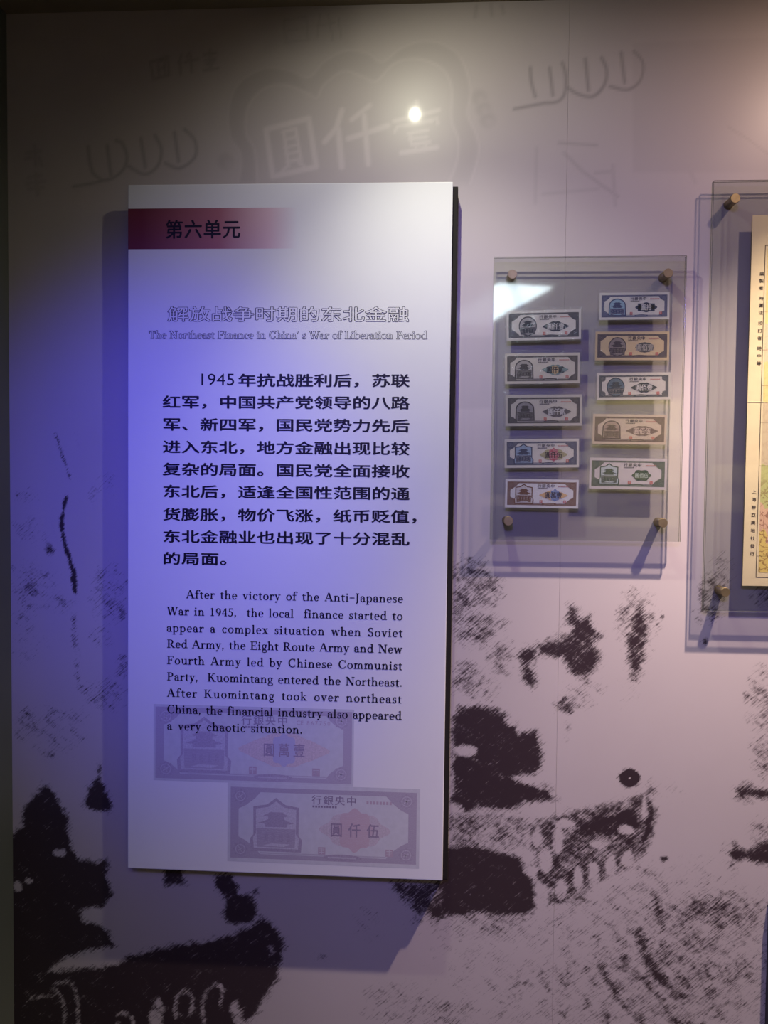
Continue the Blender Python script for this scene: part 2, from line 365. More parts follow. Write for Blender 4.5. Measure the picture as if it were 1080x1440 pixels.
def curve(pts, n=6):                          # smooth line through points
    P = [pts[0]]+list(pts)+[pts[-1]]; out = []
    for i in range(1, len(P)-2):
        for k in range(n):
            u = k/n; out.append(tuple(.5*((2*P[i][j])+(-P[i-1][j]+P[i+1][j])*u+(2*P[i-1][j]-5*P[i][j]+4*P[i+1][j]-P[i+2][j])*u*u+(-P[i-1][j]+3*P[i][j]-3*P[i+1][j]+P[i+2][j])*u**3) for j in (0, 1)))
    return out+[pts[-1]]

def draw_ink(f):
    # pine beside the left edge, small tree, watch tower wall with arches
    q = lambda c: S(c, 0, 1040, 2.4545)
    f.poly(q([(150,150),(190,180),(215,225),(238,270),(240,330),(255,380),(275,412),(330,420),(368,412),(375,480),(390,540),(350,580),(280,588),(290,628),(350,635),(385,680),(405,715),(310,728),(205,765),(180,800),(40,860),(-40,600),(30,330),(75,300),(78,230),(110,200)]), 1, 9)
    for c in ((62,508,14,18),(100,487,12,9),(205,390,22,14)): f.spot(c[0]/2.4545, 1040+c[1]/2.4545, c[2]/2.4545, c[3]/2.4545, .9, 4, True)
    f.poly(q([(345,80),(330,130),(300,170),(283,235),(330,248),(380,250),(392,230),(370,180),(352,130)]), .97, 8)
    f.poly(q([(150,795),(300,788),(400,770),(450,745),(530,720),(620,705),(720,690),(820,660),(870,640),(900,610),(930,620),(980,680),(985,730),(960,820),(930,880),(890,940),(840,1010),(820,1200),(-40,1200),(40,800)]), .98, 10)
    f.poly(q([(560,440),(638,440),(640,505),(565,508)]), .95, 8)
    f.poly(q([(735,465),(800,455),(822,500),(825,530),(860,530),(890,512),(880,560),(895,600),(870,640),(790,635),(760,600),(775,570),(770,550),(740,510)]), .97, 8)
    for c in ([(225,980),(215,900),(190,850),(240,840),(265,890),(270,980)],[(605,960),(610,890),(640,868),(665,900),(655,950)],[(705,980),(700,900),(735,845),(765,860),(760,920)],[(405,980),(410,950),(450,950),(462,985)],[(110,890),(180,885)]):
        f.stroke(q(curve(c)), 4, .55, 5, True)
    f.poly(q([(515,945),(550,890),(565,930),(560,990),(520,990)]), .6, 6, True); f.poly(q([(790,920),(815,905),(845,980),(815,985)]), .7, 6, True)
    f.spot(935/2.4545, 1040+730/2.4545, 4, 9, .4, 4, True); f.smear(660/2.4545, 1040+745/2.4545, 30, 14, .0)
    f.smear(310/2.4545, 1040+980/2.4545, 18, 10, 1)
    # brush stroke and dry brush on the left
    q = lambda c: S(c, 0, 560, 2.88)
    f.stroke(q([(225,140),(240,190),(270,280),(285,330)]), 4, .8, 3); f.stroke(q(curve([(268,400),(250,500),(262,590),(290,680),(305,790)])), 6, 1, 3)
    f.stroke(q([(300,700),(302,780)]), 7, .95, 3)
    f.stroke(q(curve([(305,870),(300,960),(310,1060),(320,1160),(370,1180)])), 8, .5, 5)
    for x, y, rx, ry, d in ((200,610,24,30,.75),(130,760,110,110,.42),(250,830,60,40,.45),(440,790,80,120,.5),(410,970,50,40,.5),(80,880,40,40,.5),(430,1200,90,70,.5),(495,1080,30,50,.55),(495,865,22,30,.8),
                            (110,1320,60,70,.5),(200,1270,40,30,.55),(230,1350,110,110,.35),(110,1000,80,80,.25),(320,1280,50,40,.4),(110,400,50,40,.3),(375,400,20,40,.45),(120,540,110,60,.28),(430,350,60,60,.2),(315,160,14,30,.35)):
        f.smear(x/2.88, 560+y/2.88, rx/2.88*1.2, ry/2.88*1.2, d)
    # upper middle rocks and trees
    q = lambda c: S(c, 630, 780, 2.4)
    f.poly(q([(410,160),(440,180),(450,210),(485,200),(500,250),(520,275),(500,310),(520,350),(500,400),(460,430),(400,385),(380,350),(330,350),(300,345),(290,380),(310,430),(285,460),(255,440),(245,380),(225,330),(270,305),(330,290),(390,270),(420,250),(390,235),(395,200)]), .90, 11)
    f.poly(q([(635,155),(660,180),(690,250),(680,310),(660,370),(640,440),(615,420),(600,350),(595,280),(610,220)]), .84, 10)
    f.spot(630+722/2.4, 780+210/2.4, 4, 4, .9, 3)
    for x, y, rx, ry, d in ((70,60,70,60,.62),(120,110,70,60,.6),(60,150,80,90,.55),(90,240,80,70,.62),(180,350,50,70,.55),(180,235,40,22,.5),(60,420,60,60,.55),(110,460,60,40,.45),(400,505,45,35,.75),(450,470,70,50,.3),(395,570,20,60,.2),(560,470,90,50,.12),(640,230,70,120,.5)):
        f.smear(630+x/2.4, 780+y/2.4, rx/2.4*1.25, ry/2.4*1.25, min(.85, d*1.22))
    # middle pine
    f.poly(q([(40,515),(100,503),(150,512),(200,540),(205,570),(230,570),(240,600),(300,590),(320,640),(320,720),(300,745),(225,750),(260,770),(350,785),(368,832),(260,840),(210,870),(100,862),(60,880),(10,860),(10,560)]), .97, 10)
    f.spot(630+60/2.4, 780+662/2.4, 16, 7, .95, 5, True); f.spot(630+30/2.4, 780+860/2.4, 9, 9, .8, 5, True)
    q = lambda c: S(c, 630, 1040, 2.4)
    f.poly(q([(-30,360),(100,350),(180,380),(250,390),(260,440),(295,480),(300,560),(290,590),(200,600),(100,595),(-30,600)]), .98, 10)
    for x, y, rx, ry, d in ((60,300,90,70,.62),(180,330,80,60,.5),(120,270,120,50,.5),(230,290,50,40,.6)): f.smear(630+x/2.4, 1040+y/2.4, rx/2.4*1.25, ry/2.4*1.25, min(.85, d*1.22))
    f.poly(S([(430,170),(690,170),(700,330),(640,352),(560,320),(500,270)], 400, 1180, 3), .82, 9)
    # round head, battlement
    f.spot(630+613/2.4, 1040+130/2.4, 16, 15, 1, 4); f.spot(630+615/2.4, 1040+131/2.4, 1.6, 1.8, 1, 1.5, True)
    f.poly(q([(300,268),(400,242),(520,215),(600,200),(655,175),(685,140),(702,160),(690,195),(712,230),(700,310),(670,380),(640,420),(590,450),(540,470),(490,500),(430,520),(385,565),(340,560),(310,490),(285,400),(270,300)]), .78, 9)
    f.poly(q([(440,280),(560,245),(640,215),(650,300),(600,340),(540,320),(470,340),(430,330)]), .95, 8); f.poly(q([(670,200),(708,230),(690,320),(650,390),(640,340),(660,290)]), .97, 9)
    for c in ((320,530,14,42),(382,510,16,36),(438,470,13,42),(490,455,19,36),(550,425,17,33),(605,402,16,28),(510,352,30,14),(372,335,16,48),(300,330,14,30),(395,285,35,14),(330,410,20,40),(662,230,6,40),(600,305,26,14)):
        f.spot(630+c[0]/2.4, 1040+c[1]/2.4, c[2]/2.4, c[3]/2.4, .88, 4, True)
    f.spot(630+730/2.4, 1040+402/2.4, 7, 5, .95, 3)
    f.poly(q([(970,165),(992,138),(1040,160),(1120,150),(1120,205),(1020,198),(975,210)]), .92, 10); f.poly(q([(940,380),(965,345),(1000,365),(1080,335),(1140,330),(1140,440),(1000,412),(950,425)]), .93, 11)
    for x, y, rx, ry, d in ((1060,60,40,110,.6),(1000,180,60,50,.5),(960,390,50,60,.5),(1060,310,60,60,.5),(840,430,120,50,.22),(760,180,80,60,.15)): f.smear(630+x/2.4, 1040+y/2.4, rx/2.4, ry/2.4, d)
    f.smear(1075, 985, 32, 60, .62); f.smear(1080, 1060, 30, 50, .5)
    # rutted ground below
    for c, wd, d in (([(700,520),(720,620)],9,.8),([(640,650),(690,770),(780,860)],11,.82),([(590,740),(650,800),(720,880),(780,960)],8,.75),([(515,765),(580,880),(660,960)],6,.9),([(720,690),(760,770),(820,840)],8,.7),([(460,770),(500,830)],5,.7),([(650,740),(740,900),(820,960)],7,.6),([(820,740),(840,800)],6,.5),([(945,760),(950,810)],8,.7),([(230,770),(245,860)],5,.5),([(300,740),(330,800)],5,.4),([(520,900),(540,960)],8,.6),([(840,640),(870,720),(930,800)],9,.6),([(770,560),(800,650),(860,740),(900,860)],8,.6),([(880,860),(930,940)],8,.6),([(400,760),(450,860),(520,960)],7,.55),([(340,840),(400,950)],7,.5),([(560,640),(600,700)],8,.5)):
        f.stroke(q(curve(c)), wd*1.9, min(.95, d*1.02), 9)
    for x, y, rx, ry, d in ((900,580,170,70,.62),(800,700,320,220,.42),(560,760,200,260,.34),(1000,620,120,60,.45),(380,840,170,170,.3),(220,840,130,140,.26),(150,620,240,60,.4),(560,560,200,90,.3),(780,880,320,160,.42),(980,800,150,170,.4),(80,760,130,120,.18),(330,660,120,60,.25),(660,480,120,70,.3),(450,540,80,60,.4)):
        f.smear(630+x/2.4, 1040+y/2.4, rx/2.4*1.3, ry/2.4*1.3, min(.8, d*1.2))
    for x, y, rx, ry, d in ((560,1412,60,40,.4),(630,1425,60,30,.45),(520,1300,30,30,.25),(610,1347,4,6,.7),(450,1345,14,8,.35)): f.smear(x, y, rx, ry, d)
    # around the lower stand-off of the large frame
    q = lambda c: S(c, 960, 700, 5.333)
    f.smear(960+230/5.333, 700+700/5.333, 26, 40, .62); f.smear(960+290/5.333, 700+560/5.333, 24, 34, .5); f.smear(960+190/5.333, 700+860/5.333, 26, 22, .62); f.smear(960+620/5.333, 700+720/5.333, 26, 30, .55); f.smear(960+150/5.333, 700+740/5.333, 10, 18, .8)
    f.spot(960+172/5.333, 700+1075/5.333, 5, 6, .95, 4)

def draw_motif(dk, lt):
    q = lambda c: S(c, 20, 60, 3.484)
    for c in ([(362,510),(370,580),(385,640)],[(385,640),(430,672),(480,665),(535,620),(552,560),(530,495),(500,480)],[(620,470),(642,610)],[(455,505),(474,650)],[(690,455),(720,520),(705,600),(640,645),(560,605)],[(785,440),(805,580)],[(835,425),(885,480),(885,560),(810,615),(740,590)]):
        dk.stroke(q(curve(c)), 4.5, .75, 2.5)
    dk.stroke(q([(290,705),(380,690),(480,665)]), 4, .8, 2.5)
    q = lambda c: S(c, 700, 60, 2.842)
    for c in ([(130,100),(135,160),(150,215)],[(207,100),(220,210)],[(258,80),(272,130),(268,200),(240,235),(185,242)],[(350,65),(362,190)],[(415,60),(435,110),(425,170),(380,215),(320,205),(280,180)],[(493,40),(507,160)],[(545,35),(580,80),(570,150),(520,188),(450,175)]):
        dk.stroke(q(curve(c)), 4.5, .8, 2.5)
    dk.stroke(q([(65,265),(185,242)]), 4, .9, 2.5)
    for c, d in (([(245,400),(395,410)],.5),([(155,420),(150,640)],.3),([(265,440),(340,515),(430,580),(480,615)],.45),([(460,490),(470,650)],.35),([(390,520),(450,515)],.4),([(920,335),(1000,385),(1080,445)],.5),([(755,480),(790,560)],.25),([(180,605),(400,585)],.3)):
        dk.stroke(q(c), 3.5, d, 3)
    # small dark characters of the note, upper left and top
    q = lambda c: S(c, 20, 60, 3.484)
    for c in ([(668,95),(750,70),(758,160),(682,178),(668,95)],[(700,95),(735,85)],[(703,110),(712,160)],[(735,105),(740,150)],[(706,130),(738,122)],[(820,60),(805,100)],[(812,90),(815,155)],[(860,50),(845,70)],[(835,95),(900,80)],[(862,60),(870,145)],[(930,60),(990,50)],[(960,35),(962,70)],[(935,90),(985,80)],[(945,105),(980,98)],[(960,90),(965,128)],[(930,135),(1000,125)]):
        dk.stroke(q(c), 3, .7, 2.5)
    for c in ([(60,540),(130,530)],[(100,505),(105,600)],[(55,570),(90,560)],[(120,560),(135,600)],[(70,660),(130,650)],[(60,690),(150,680)],[(105,640),(115,745)],[(70,715),(140,710)]): dk.stroke(q(c), 4, .45, 3)
    for c in ([(400,28),(402,60)],[(400,28),(430,24)],[(430,22),(434,58)],[(400,60),(434,56)],[(405,42),(428,40)],[(450,20),(446,52)],[(446,36),(470,32)],[(462,20),(468,56)],[(476,26),(480,54)]): dk.stroke(c, 4, .55, 3)
    dk.poly([(362,-5),(500,-5),(495,66),(370,72)], .22, 16)
    for c in ([(670,8),(668,24)],[(690,6),(692,22)],[(706,8),(708,18)]): dk.stroke(c, 4, .4, 3)
    # large pale medallion and its characters
    q = lambda c: S(c, 300, 40, 2.571)
    outer = curve([(90,560),(100,460),(60,390),(55,290),(90,200),(180,145),(270,150),(345,175),(400,120),(480,80),(560,90),(610,120),(680,70),(760,45),(840,60),(900,115),(930,220),(920,310),(950,380),(960,450),(930,560)])
    inner = curve([(160,560),(150,440),(120,380),(125,290),(180,220),(260,205),(340,235),(375,250),(400,205),(470,155),(540,175),(590,190),(650,130),(730,110),(820,140),(860,210),(860,330),(885,400),(880,480),(850,560)])
    dk.poly(q(outer), .20, 8); dk.poly(q(inner), .55, 8, True)
    dk.poly(q(outer[:40]+inner[:40][::-1]), .28, 6)
    lt.stroke(q(outer), 2.5, .55, 2.5); lt.stroke(q(inner), 3, .55, 2.5)
    for c, wd in (([(190,365),(345,325),(372,500),(215,535),(190,365)],9),([(250,375),(298,362)],5),([(255,375),(272,500)],5),([(298,365),(318,480)],5),([(256,402),(302,392)],4),([(258,430),(308,420)],4),([(262,455),(310,445)],4),([(266,482),(314,472)],5),([(265,500),(250,515)],5),([(310,485),(330,500)],5),
                  ([(465,295),(445,360),(402,410)],9),([(452,365),(464,500)],10),([(565,278),(500,330)],8),([(488,398),(630,352)],9),([(545,315),(560,490)],9),
                  ([(655,335),(815,295)],7),([(735,265),(738,325)],8),([(690,352),(790,335)],5),([(655,375),(665,355),(810,325),(812,345)],4),([(705,380),(775,368)],5),([(710,400),(772,392)],5),([(712,385),(716,415)],5),([(718,420),(780,410)],6),([(735,425),(730,445)],5),([(765,415),(772,438)],5),([(680,450),(808,430)],8)):
        lt.stroke(q(c), wd*.85, .95, 2.5)
    for x, y in ((45,480),(975,290),(960,250),(990,330)): 
        dk.spot(300+x/2.571, 40+y/2.571, 11, 11, .3, 6); lt.spot(300+x/2.571+3, 40+y/2.571+3, 5, 5, .4, 4)
    # printed note edges that show as faint boxes
    dk.poly([(890,60),(1400,40),(1400,244),(890,242)], .16, 3); dk.poly([(640,473),(691,473),(690,574),(640,575)], .22, 2)
    for y in (440, 452, 520): dk.stroke([(640, y), (690, y)], 2, .0, 2)

def project(X, Z):
    V = np.stack([X, np.full_like(X, DC), Z], -1)
    z = V@np.array(fw); return 540+F*(V@np.array(R2))/z, 720-F*(V@np.array(U2))/z

# colours of the print
mural = bpy.data.materials.new('ink_wash_mural_print'); mural.use_nodes = True
nt = mural.node_tree; N = nt.nodes.new; Lk = nt.links.new; pb = nt.nodes['Principled BSDF']
pb.inputs['Roughness'].default_value = .40; pb.inputs['Specular IOR Level'].default_value = .45
pb.inputs['Coat Weight'].default_value = .25; pb.inputs['Coat Roughness'].default_value = .07
at = N('ShaderNodeAttribute'); at.attribute_name = 'drawing'; at.attribute_type = 'GEOMETRY'
sep = N('ShaderNodeSeparateColor'); Lk(at.outputs['Color'], sep.inputs[0])
tc = N('ShaderNodeTexCoord')
def streak(rot, along, across, detail, seed):
    mp = N('ShaderNodeMapping'); mp.inputs['Rotation'].default_value = (0, math.radians(rot), 0); mp.inputs['Location'].default_value = (seed, 0, seed)
    Lk(tc.outputs['Object'], mp.inputs[0])
    m2 = N('ShaderNodeMapping'); m2.inputs['Scale'].default_value = (along, 1, across); Lk(mp.outputs[0], m2.inputs[0])
    n = N('ShaderNodeTexNoise'); n.inputs['Scale'].default_value = 1; n.inputs['Detail'].default_value = detail; n.inputs['Roughness'].default_value = .62
    Lk(m2.outputs[0], n.inputs['Vector']); return n.outputs['Fac']
def math_(op, a, b=None, c=None):
    n = N('ShaderNodeMath'); n.operation = op
    for i, v in enumerate((a, b, c)):
        if v is None: continue
        if isinstance(v, (int, float)): n.inputs[i].default_value = v
        else: Lk(v, n.inputs[i])
    return n.outputs[0]
s1 = streak(42, 34, 330, 3, 0); s2 = streak(0, 200, 200, 5, 3.1); s3 = streak(38, 14, 60, 2, 7.7)
nz = math_('ADD', math_('MULTIPLY', s1, .62), math_('ADD', math_('MULTIPLY', s2, .23), math_('MULTIPLY', s3, .15)))
nz = math_('MULTIPLY_ADD', math_('SUBTRACT', nz, .5), 3.3, .5)
s4 = streak(-30, 26, 48, 3, 5.3)                        # patches of wet and dry brush
nz = math_('ADD', nz, math_('MULTIPLY', math_('SUBTRACT', s4, .5), 1.5))
full = math_('MULTIPLY', math_('MAXIMUM', math_('SUBTRACT', sep.outputs[0], .76), 0), 1.15)
df = math_('SUBTRACT', math_('ADD', sep.outputs[0], full), nz)
ss = N('ShaderNodeMapRange'); ss.interpolation_type = 'SMOOTHSTEP'; ss.inputs[1].default_value = -.25; ss.inputs[2].default_value = .50
Lk(df, ss.inputs[0])
gate = math_('MULTIPLY', ss.outputs[0], math_('MINIMUM', math_('MULTIPLY', sep.outputs[0], 6), 1))
cl = N('ShaderNodeTexNoise'); cl.inputs['Scale'].default_value = 2.2; cl.inputs['Detail'].default_value = 5; Lk(tc.outputs['Object'], cl.inputs['Vector'])
ramp = N('ShaderNodeMix'); ramp.data_type = 'RGBA'; ramp.inputs[6].default_value = (*srgb(186, 175, 172), 1); ramp.inputs[7].default_value = (*srgb(206, 196, 194), 1); Lk(cl.outputs['Fac'], ramp.inputs[0])
tone = math_('ADD', 1, math_('SUBTRACT', math_('MULTIPLY', sep.outputs[2], .20), math_('MULTIPLY', sep.outputs[1], .42)))
tm = N('ShaderNodeVectorMath'); tm.operation = 'SCALE'; Lk(ramp.outputs[2], tm.inputs[0]); Lk(tone, tm.inputs['Scale'])
fin = N('ShaderNodeMix'); fin.data_type = 'RGBA'; Lk(gate, fin.inputs[0]); Lk(tm.outputs[0], fin.inputs[6]); fin.inputs[7].default_value = (*srgb(60, 47, 52), 1)
Lk(fin.outputs[2], pb.inputs['Base Color'])

SEAM = bp(795, 360, 0).x
def mural_sheet(x0, x1):
    z0, z1 = .0, WZ1+H; step = .0045
    nx = int((x1-x0)/step)+1; nz_ = int((z1-z0)/step)+1
    xs = np.linspace(x0, x1, nx); zs = np.linspace(z0, z1, nz_)
    X, Z = np.meshgrid(xs, zs); X = X.ravel(); Z = Z.ravel()
    PX, PY = project(X, Z-H)
    ink, dk, lt = Field(PX, PY), Field(PX, PY), Field(PX, PY)
    draw_ink(ink); draw_motif(dk, lt)
    n = nx*nz_
    # front grid, then a back face and rim so that the sheet has its 3 mm thickness
    co = np.stack([X, np.zeros(n), Z], -1)
    i = np.arange(nx-1)[None, :]+np.arange(nz_-1)[:, None]*nx; i = i.ravel()
    quads = np.stack([i, i+1, i+1+nx, i+nx], -1)
    back = np.array([(x0, .0029, z0), (x1, .0029, z0), (x1, .0029, z1), (x0, .0029, z1)])
    co = np.concatenate([co, back]); b = n
    c = [0, nx-1, n-1, n-nx]
    extra = [(b+3, b+2, b+1, b)]
    me = bpy.data.meshes.new('mural_sheet')
    me.from_pydata(co.tolist(), [], quads.tolist()+extra+[(c[0], b, b+1, c[1]), (c[1], b+1, b+2, c[2]), (c[2], b+2, b+3, c[3]), (c[3], b+3, b, c[0])])
    a = me.attributes.new('drawing', 'FLOAT_COLOR', 'POINT')
    cl_ = np.zeros((n+4, 4), np.float32); cl_[:n, 0] = ink.a; cl_[:n, 1] = dk.a; cl_[:n, 2] = lt.a; cl_[:, 3] = 1
    a.data.foreach_set('color', cl_.ravel()); me.materials.append(mural); me.update()
    o = bpy.data.objects.new('mural_sheet', me); col.objects.link(o); o.parent = wall_back
    return o
tag(mural_sheet(WX0, SEAM-.0002), 'mural sheet with pale medallion and dark pine at the bottom')
tag(mural_sheet(SEAM+.0002, WX1), 'mural sheet with battlement and rutted ground')

# ------------------------------------------------------------------ the information board
PX0, PX1, PZ0, PZ1, PROT = -.6394, .0476, -.8418, .6319, .0029
pw, ph = PX1-PX0, PZ1-PZ0
pc = Vector(((PX0+PX1)/2, 0, (PZ0+PZ1)/2))
Rp = Euler((0, PROT, 0)).to_matrix()
ploc = pc + Rp @ Vector((0, 0, -ph/2))
board = empty('information_board', (ploc.x, 0, ploc.z+H), (0, PROT, 0))
tag(board, 'tall white information board with red heading band and Chinese and English text', 'sign')
PF = .05                                   # front face stands 50 mm off the wall
def pl(px, py):                            # photograph -> board plane, in the board's own x, z
    v = Rp.inverted() @ (bp(px, py, PF) - ploc); return v.x, v.z
mb = MB(); mb.box(-pw/2, pw/2, -PF, -PF+.012, 0, ph); mb.build('front_board', WHITE, board, bevel=.002)
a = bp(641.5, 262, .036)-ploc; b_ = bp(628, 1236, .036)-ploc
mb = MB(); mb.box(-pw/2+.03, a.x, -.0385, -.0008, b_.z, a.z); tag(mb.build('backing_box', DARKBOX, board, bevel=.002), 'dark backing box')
YP = -PF-.0001
# red band that fades out to the right
band = bpy.data.materials.new('red_band_print'); band.use_nodes = True; nt = band.node_tree; b = nt.nodes['Principled BSDF']; b.inputs['Roughness'].default_value = .5
tc = nt.nodes.new('ShaderNodeTexCoord'); sx = nt.nodes.new('ShaderNodeSeparateXYZ'); nt.links.new(tc.outputs['Object'], sx.inputs[0])
mr = nt.nodes.new('ShaderNodeMapRange'); mr.inputs[1].default_value = -pw/2+.03; mr.inputs[2].default_value = pl(418, 320)[0]
nt.links.new(sx.outputs[0], mr.inputs[0])
cr = nt.nodes.new('ShaderNodeValToRGB'); cr.color_ramp.elements[0].color = (*srgb(112, 40, 50), 1); cr.color_ramp.elements[1].color = (.80, .80, .80, 1)
e1 = cr.color_ramp.elements.new(.5); e1.color = (*srgb(168, 104, 112), 1); e1 = cr.color_ramp.elements.new(.82); e1.color = (*srgb(222, 190, 194), 1)
nt.links.new(mr.outputs[0], cr.inputs[0]); nt.links.new(cr.outputs[0], b.inputs['Base Color'])
mb = MB(); z1 = pl(180, 293.5)[1]; z0 = pl(180, 350.6)[1]; mb.rect(-pw/2+.0005, pl(420, 320)[0], z0, z1, YP); tag(mb.build('heading_band', band, board), 'dark red band fading to white')

px = 1.6/F                                 # one photograph pixel on the board, metres
def row(name, text, x0, x1, y0, y1, cw, chh, off=.0, y=YP-.0002, mat_=INKBLK):
    """characters centred on evenly spaced points from (x0, y0) to (x1, y1) in the photograph"""
    A, B = pl(x0, y0), pl(x1, y1)
    for i, ch in enumerate(text):
        k = i/max(1, len(text)-1)
        if ch != ' ':
            mb = MB(); put_char(mb, ch, A[0]+(B[0]-A[0])*k, A[1]+(B[1]-A[1])*k, cw*px, chh*px, y, off); mb.build(name, mat_, board)
row('heading_character', '第六单元', 245, 325.5, 322.5, 322, 26.5, 27.5, .02)
row('title_character_outline', '解放战争时期的东北金融', 250.5, 560, 441.5, 442, 31, 22, .037)
row('title_character_fill', '解放战争时期的东北金融', 250.5, 560, 441.5, 442, 31, 22, .006, y=YP-.0004, mat_=WHITE)
for nm, e, yy, m_ in (('subtitle_word_outline', .030, YP-.0002, INKBLK), ('subtitle_word_fill', -.008, YP-.0004, WHITE)):
    A = pl(209.5, 476); B = pl(600.5, 477.5)
    serif_line(nm, m_, 'The Northeast Finance in China\u2019 s War of Liberation Period', A[0], B[0], A[1], 15.5*px, yy, e)
body = ['    年抗战胜利后，苏联', '红军，中国共产党领导的八路', '军、新四军，国民党势力先后', '进入东北，地方金融出现比较', '复杂的局面。国民党全面接收',
        '东北后，适逢全国性范围的通', '货膨胀，物价飞涨，纸币贬值，', '东北金融业也出现了十分混乱', '的局面。']
yl = [534.6, 565.2, 596.6, 628.3, 659.7, 690.7, 723.3, 754.2, 785.2]; yr = [535.3, 566.6, 598.8, 631, 662.8, 694.2, 726.3, 758, 789.5]
for s_, a, b in zip(body, yl, yr):
    k = (len(s_)-1)/12
    row('character', s_, 241.5, 241.5+321.5*k, a, a+(b-a)*k, 27.0, 19.4, .026)
mb = MB(); A = pl(278, 541.5); x = A[0]
for ch in '1945':                          # light sans numerals
    v, f = glyph(ch); mx = max(p[0] for p in v); hh = max(p[1] for p in v)
    sc = 16.2*px/hh; mb.add([(x+a*sc*1.12, YP-.0002, A[1]+b*sc) for a, b in v], f); x += 13.6*px
mb.build('numerals', INKBLK, board)
eng = [('After the victory of the Anti-Japanese', 262, 567, 840.6), ('War in 1945,  the local  finance started to', 235, 566.5, 864), ('appear a complex situation when Soviet', 234.5, 566.5, 887.5),
       ('Red Army, the Eight Route Army and New', 235, 566, 910), ('Fourth Army led by Chinese Communist', 235, 566, 933), ('Party,  Kuomintang entered the Northeast.', 235, 566, 956),
       ('After Kuomintang took over northeast', 235, 565, 979), ('China, the financial industry also appeared', 235, 565, 1002), ('a very chaotic situation.', 235, 425.5, 1025.3)]
for s_, a, b, y in eng:
    A = pl(a, y); B = pl(b, y)
    serif_line('word', INKBLK, s_, A[0], B[0], A[1]-.001, 17.3*px, YP-.0003, .008)

# ------------------------------------------------------------------ bank notes
SEAL = mat('red_seal_print', srgb(196, 84, 70), .7, .2, noise=(600, .25))
SERIAL = mat('red_serial_print', srgb(190, 120, 110), .7, .2)
_pm = {}
def pmat(kind, ink, paper):
    k = (kind, ink, paper)
    if k not in _pm:
        if kind == 'solid': _pm[k] = mat('note_ink', srgb(*ink), .7, .2, noise=(300, .15))
        elif kind == 'paper': _pm[k] = mat('note_paper', srgb(*ink), .75, .2, noise=(70, .05))
        else: _pm[k] = print_mat('note_engraving', srgb(*ink), srgb(*paper), 420 if kind == 'fine' else 230, .30 if kind == 'fine' else .30)
    return _pm[k]

def lobes(cx, cz, rx, rz, n, depth, pts=72):
    out = []
    for i in range(pts):
        a = 2*math.pi*i/pts; r = 1+depth*math.cos(n*a); out.append((cx+rx*r*math.cos(a), cz+rz*r*math.sin(a)))
    return out

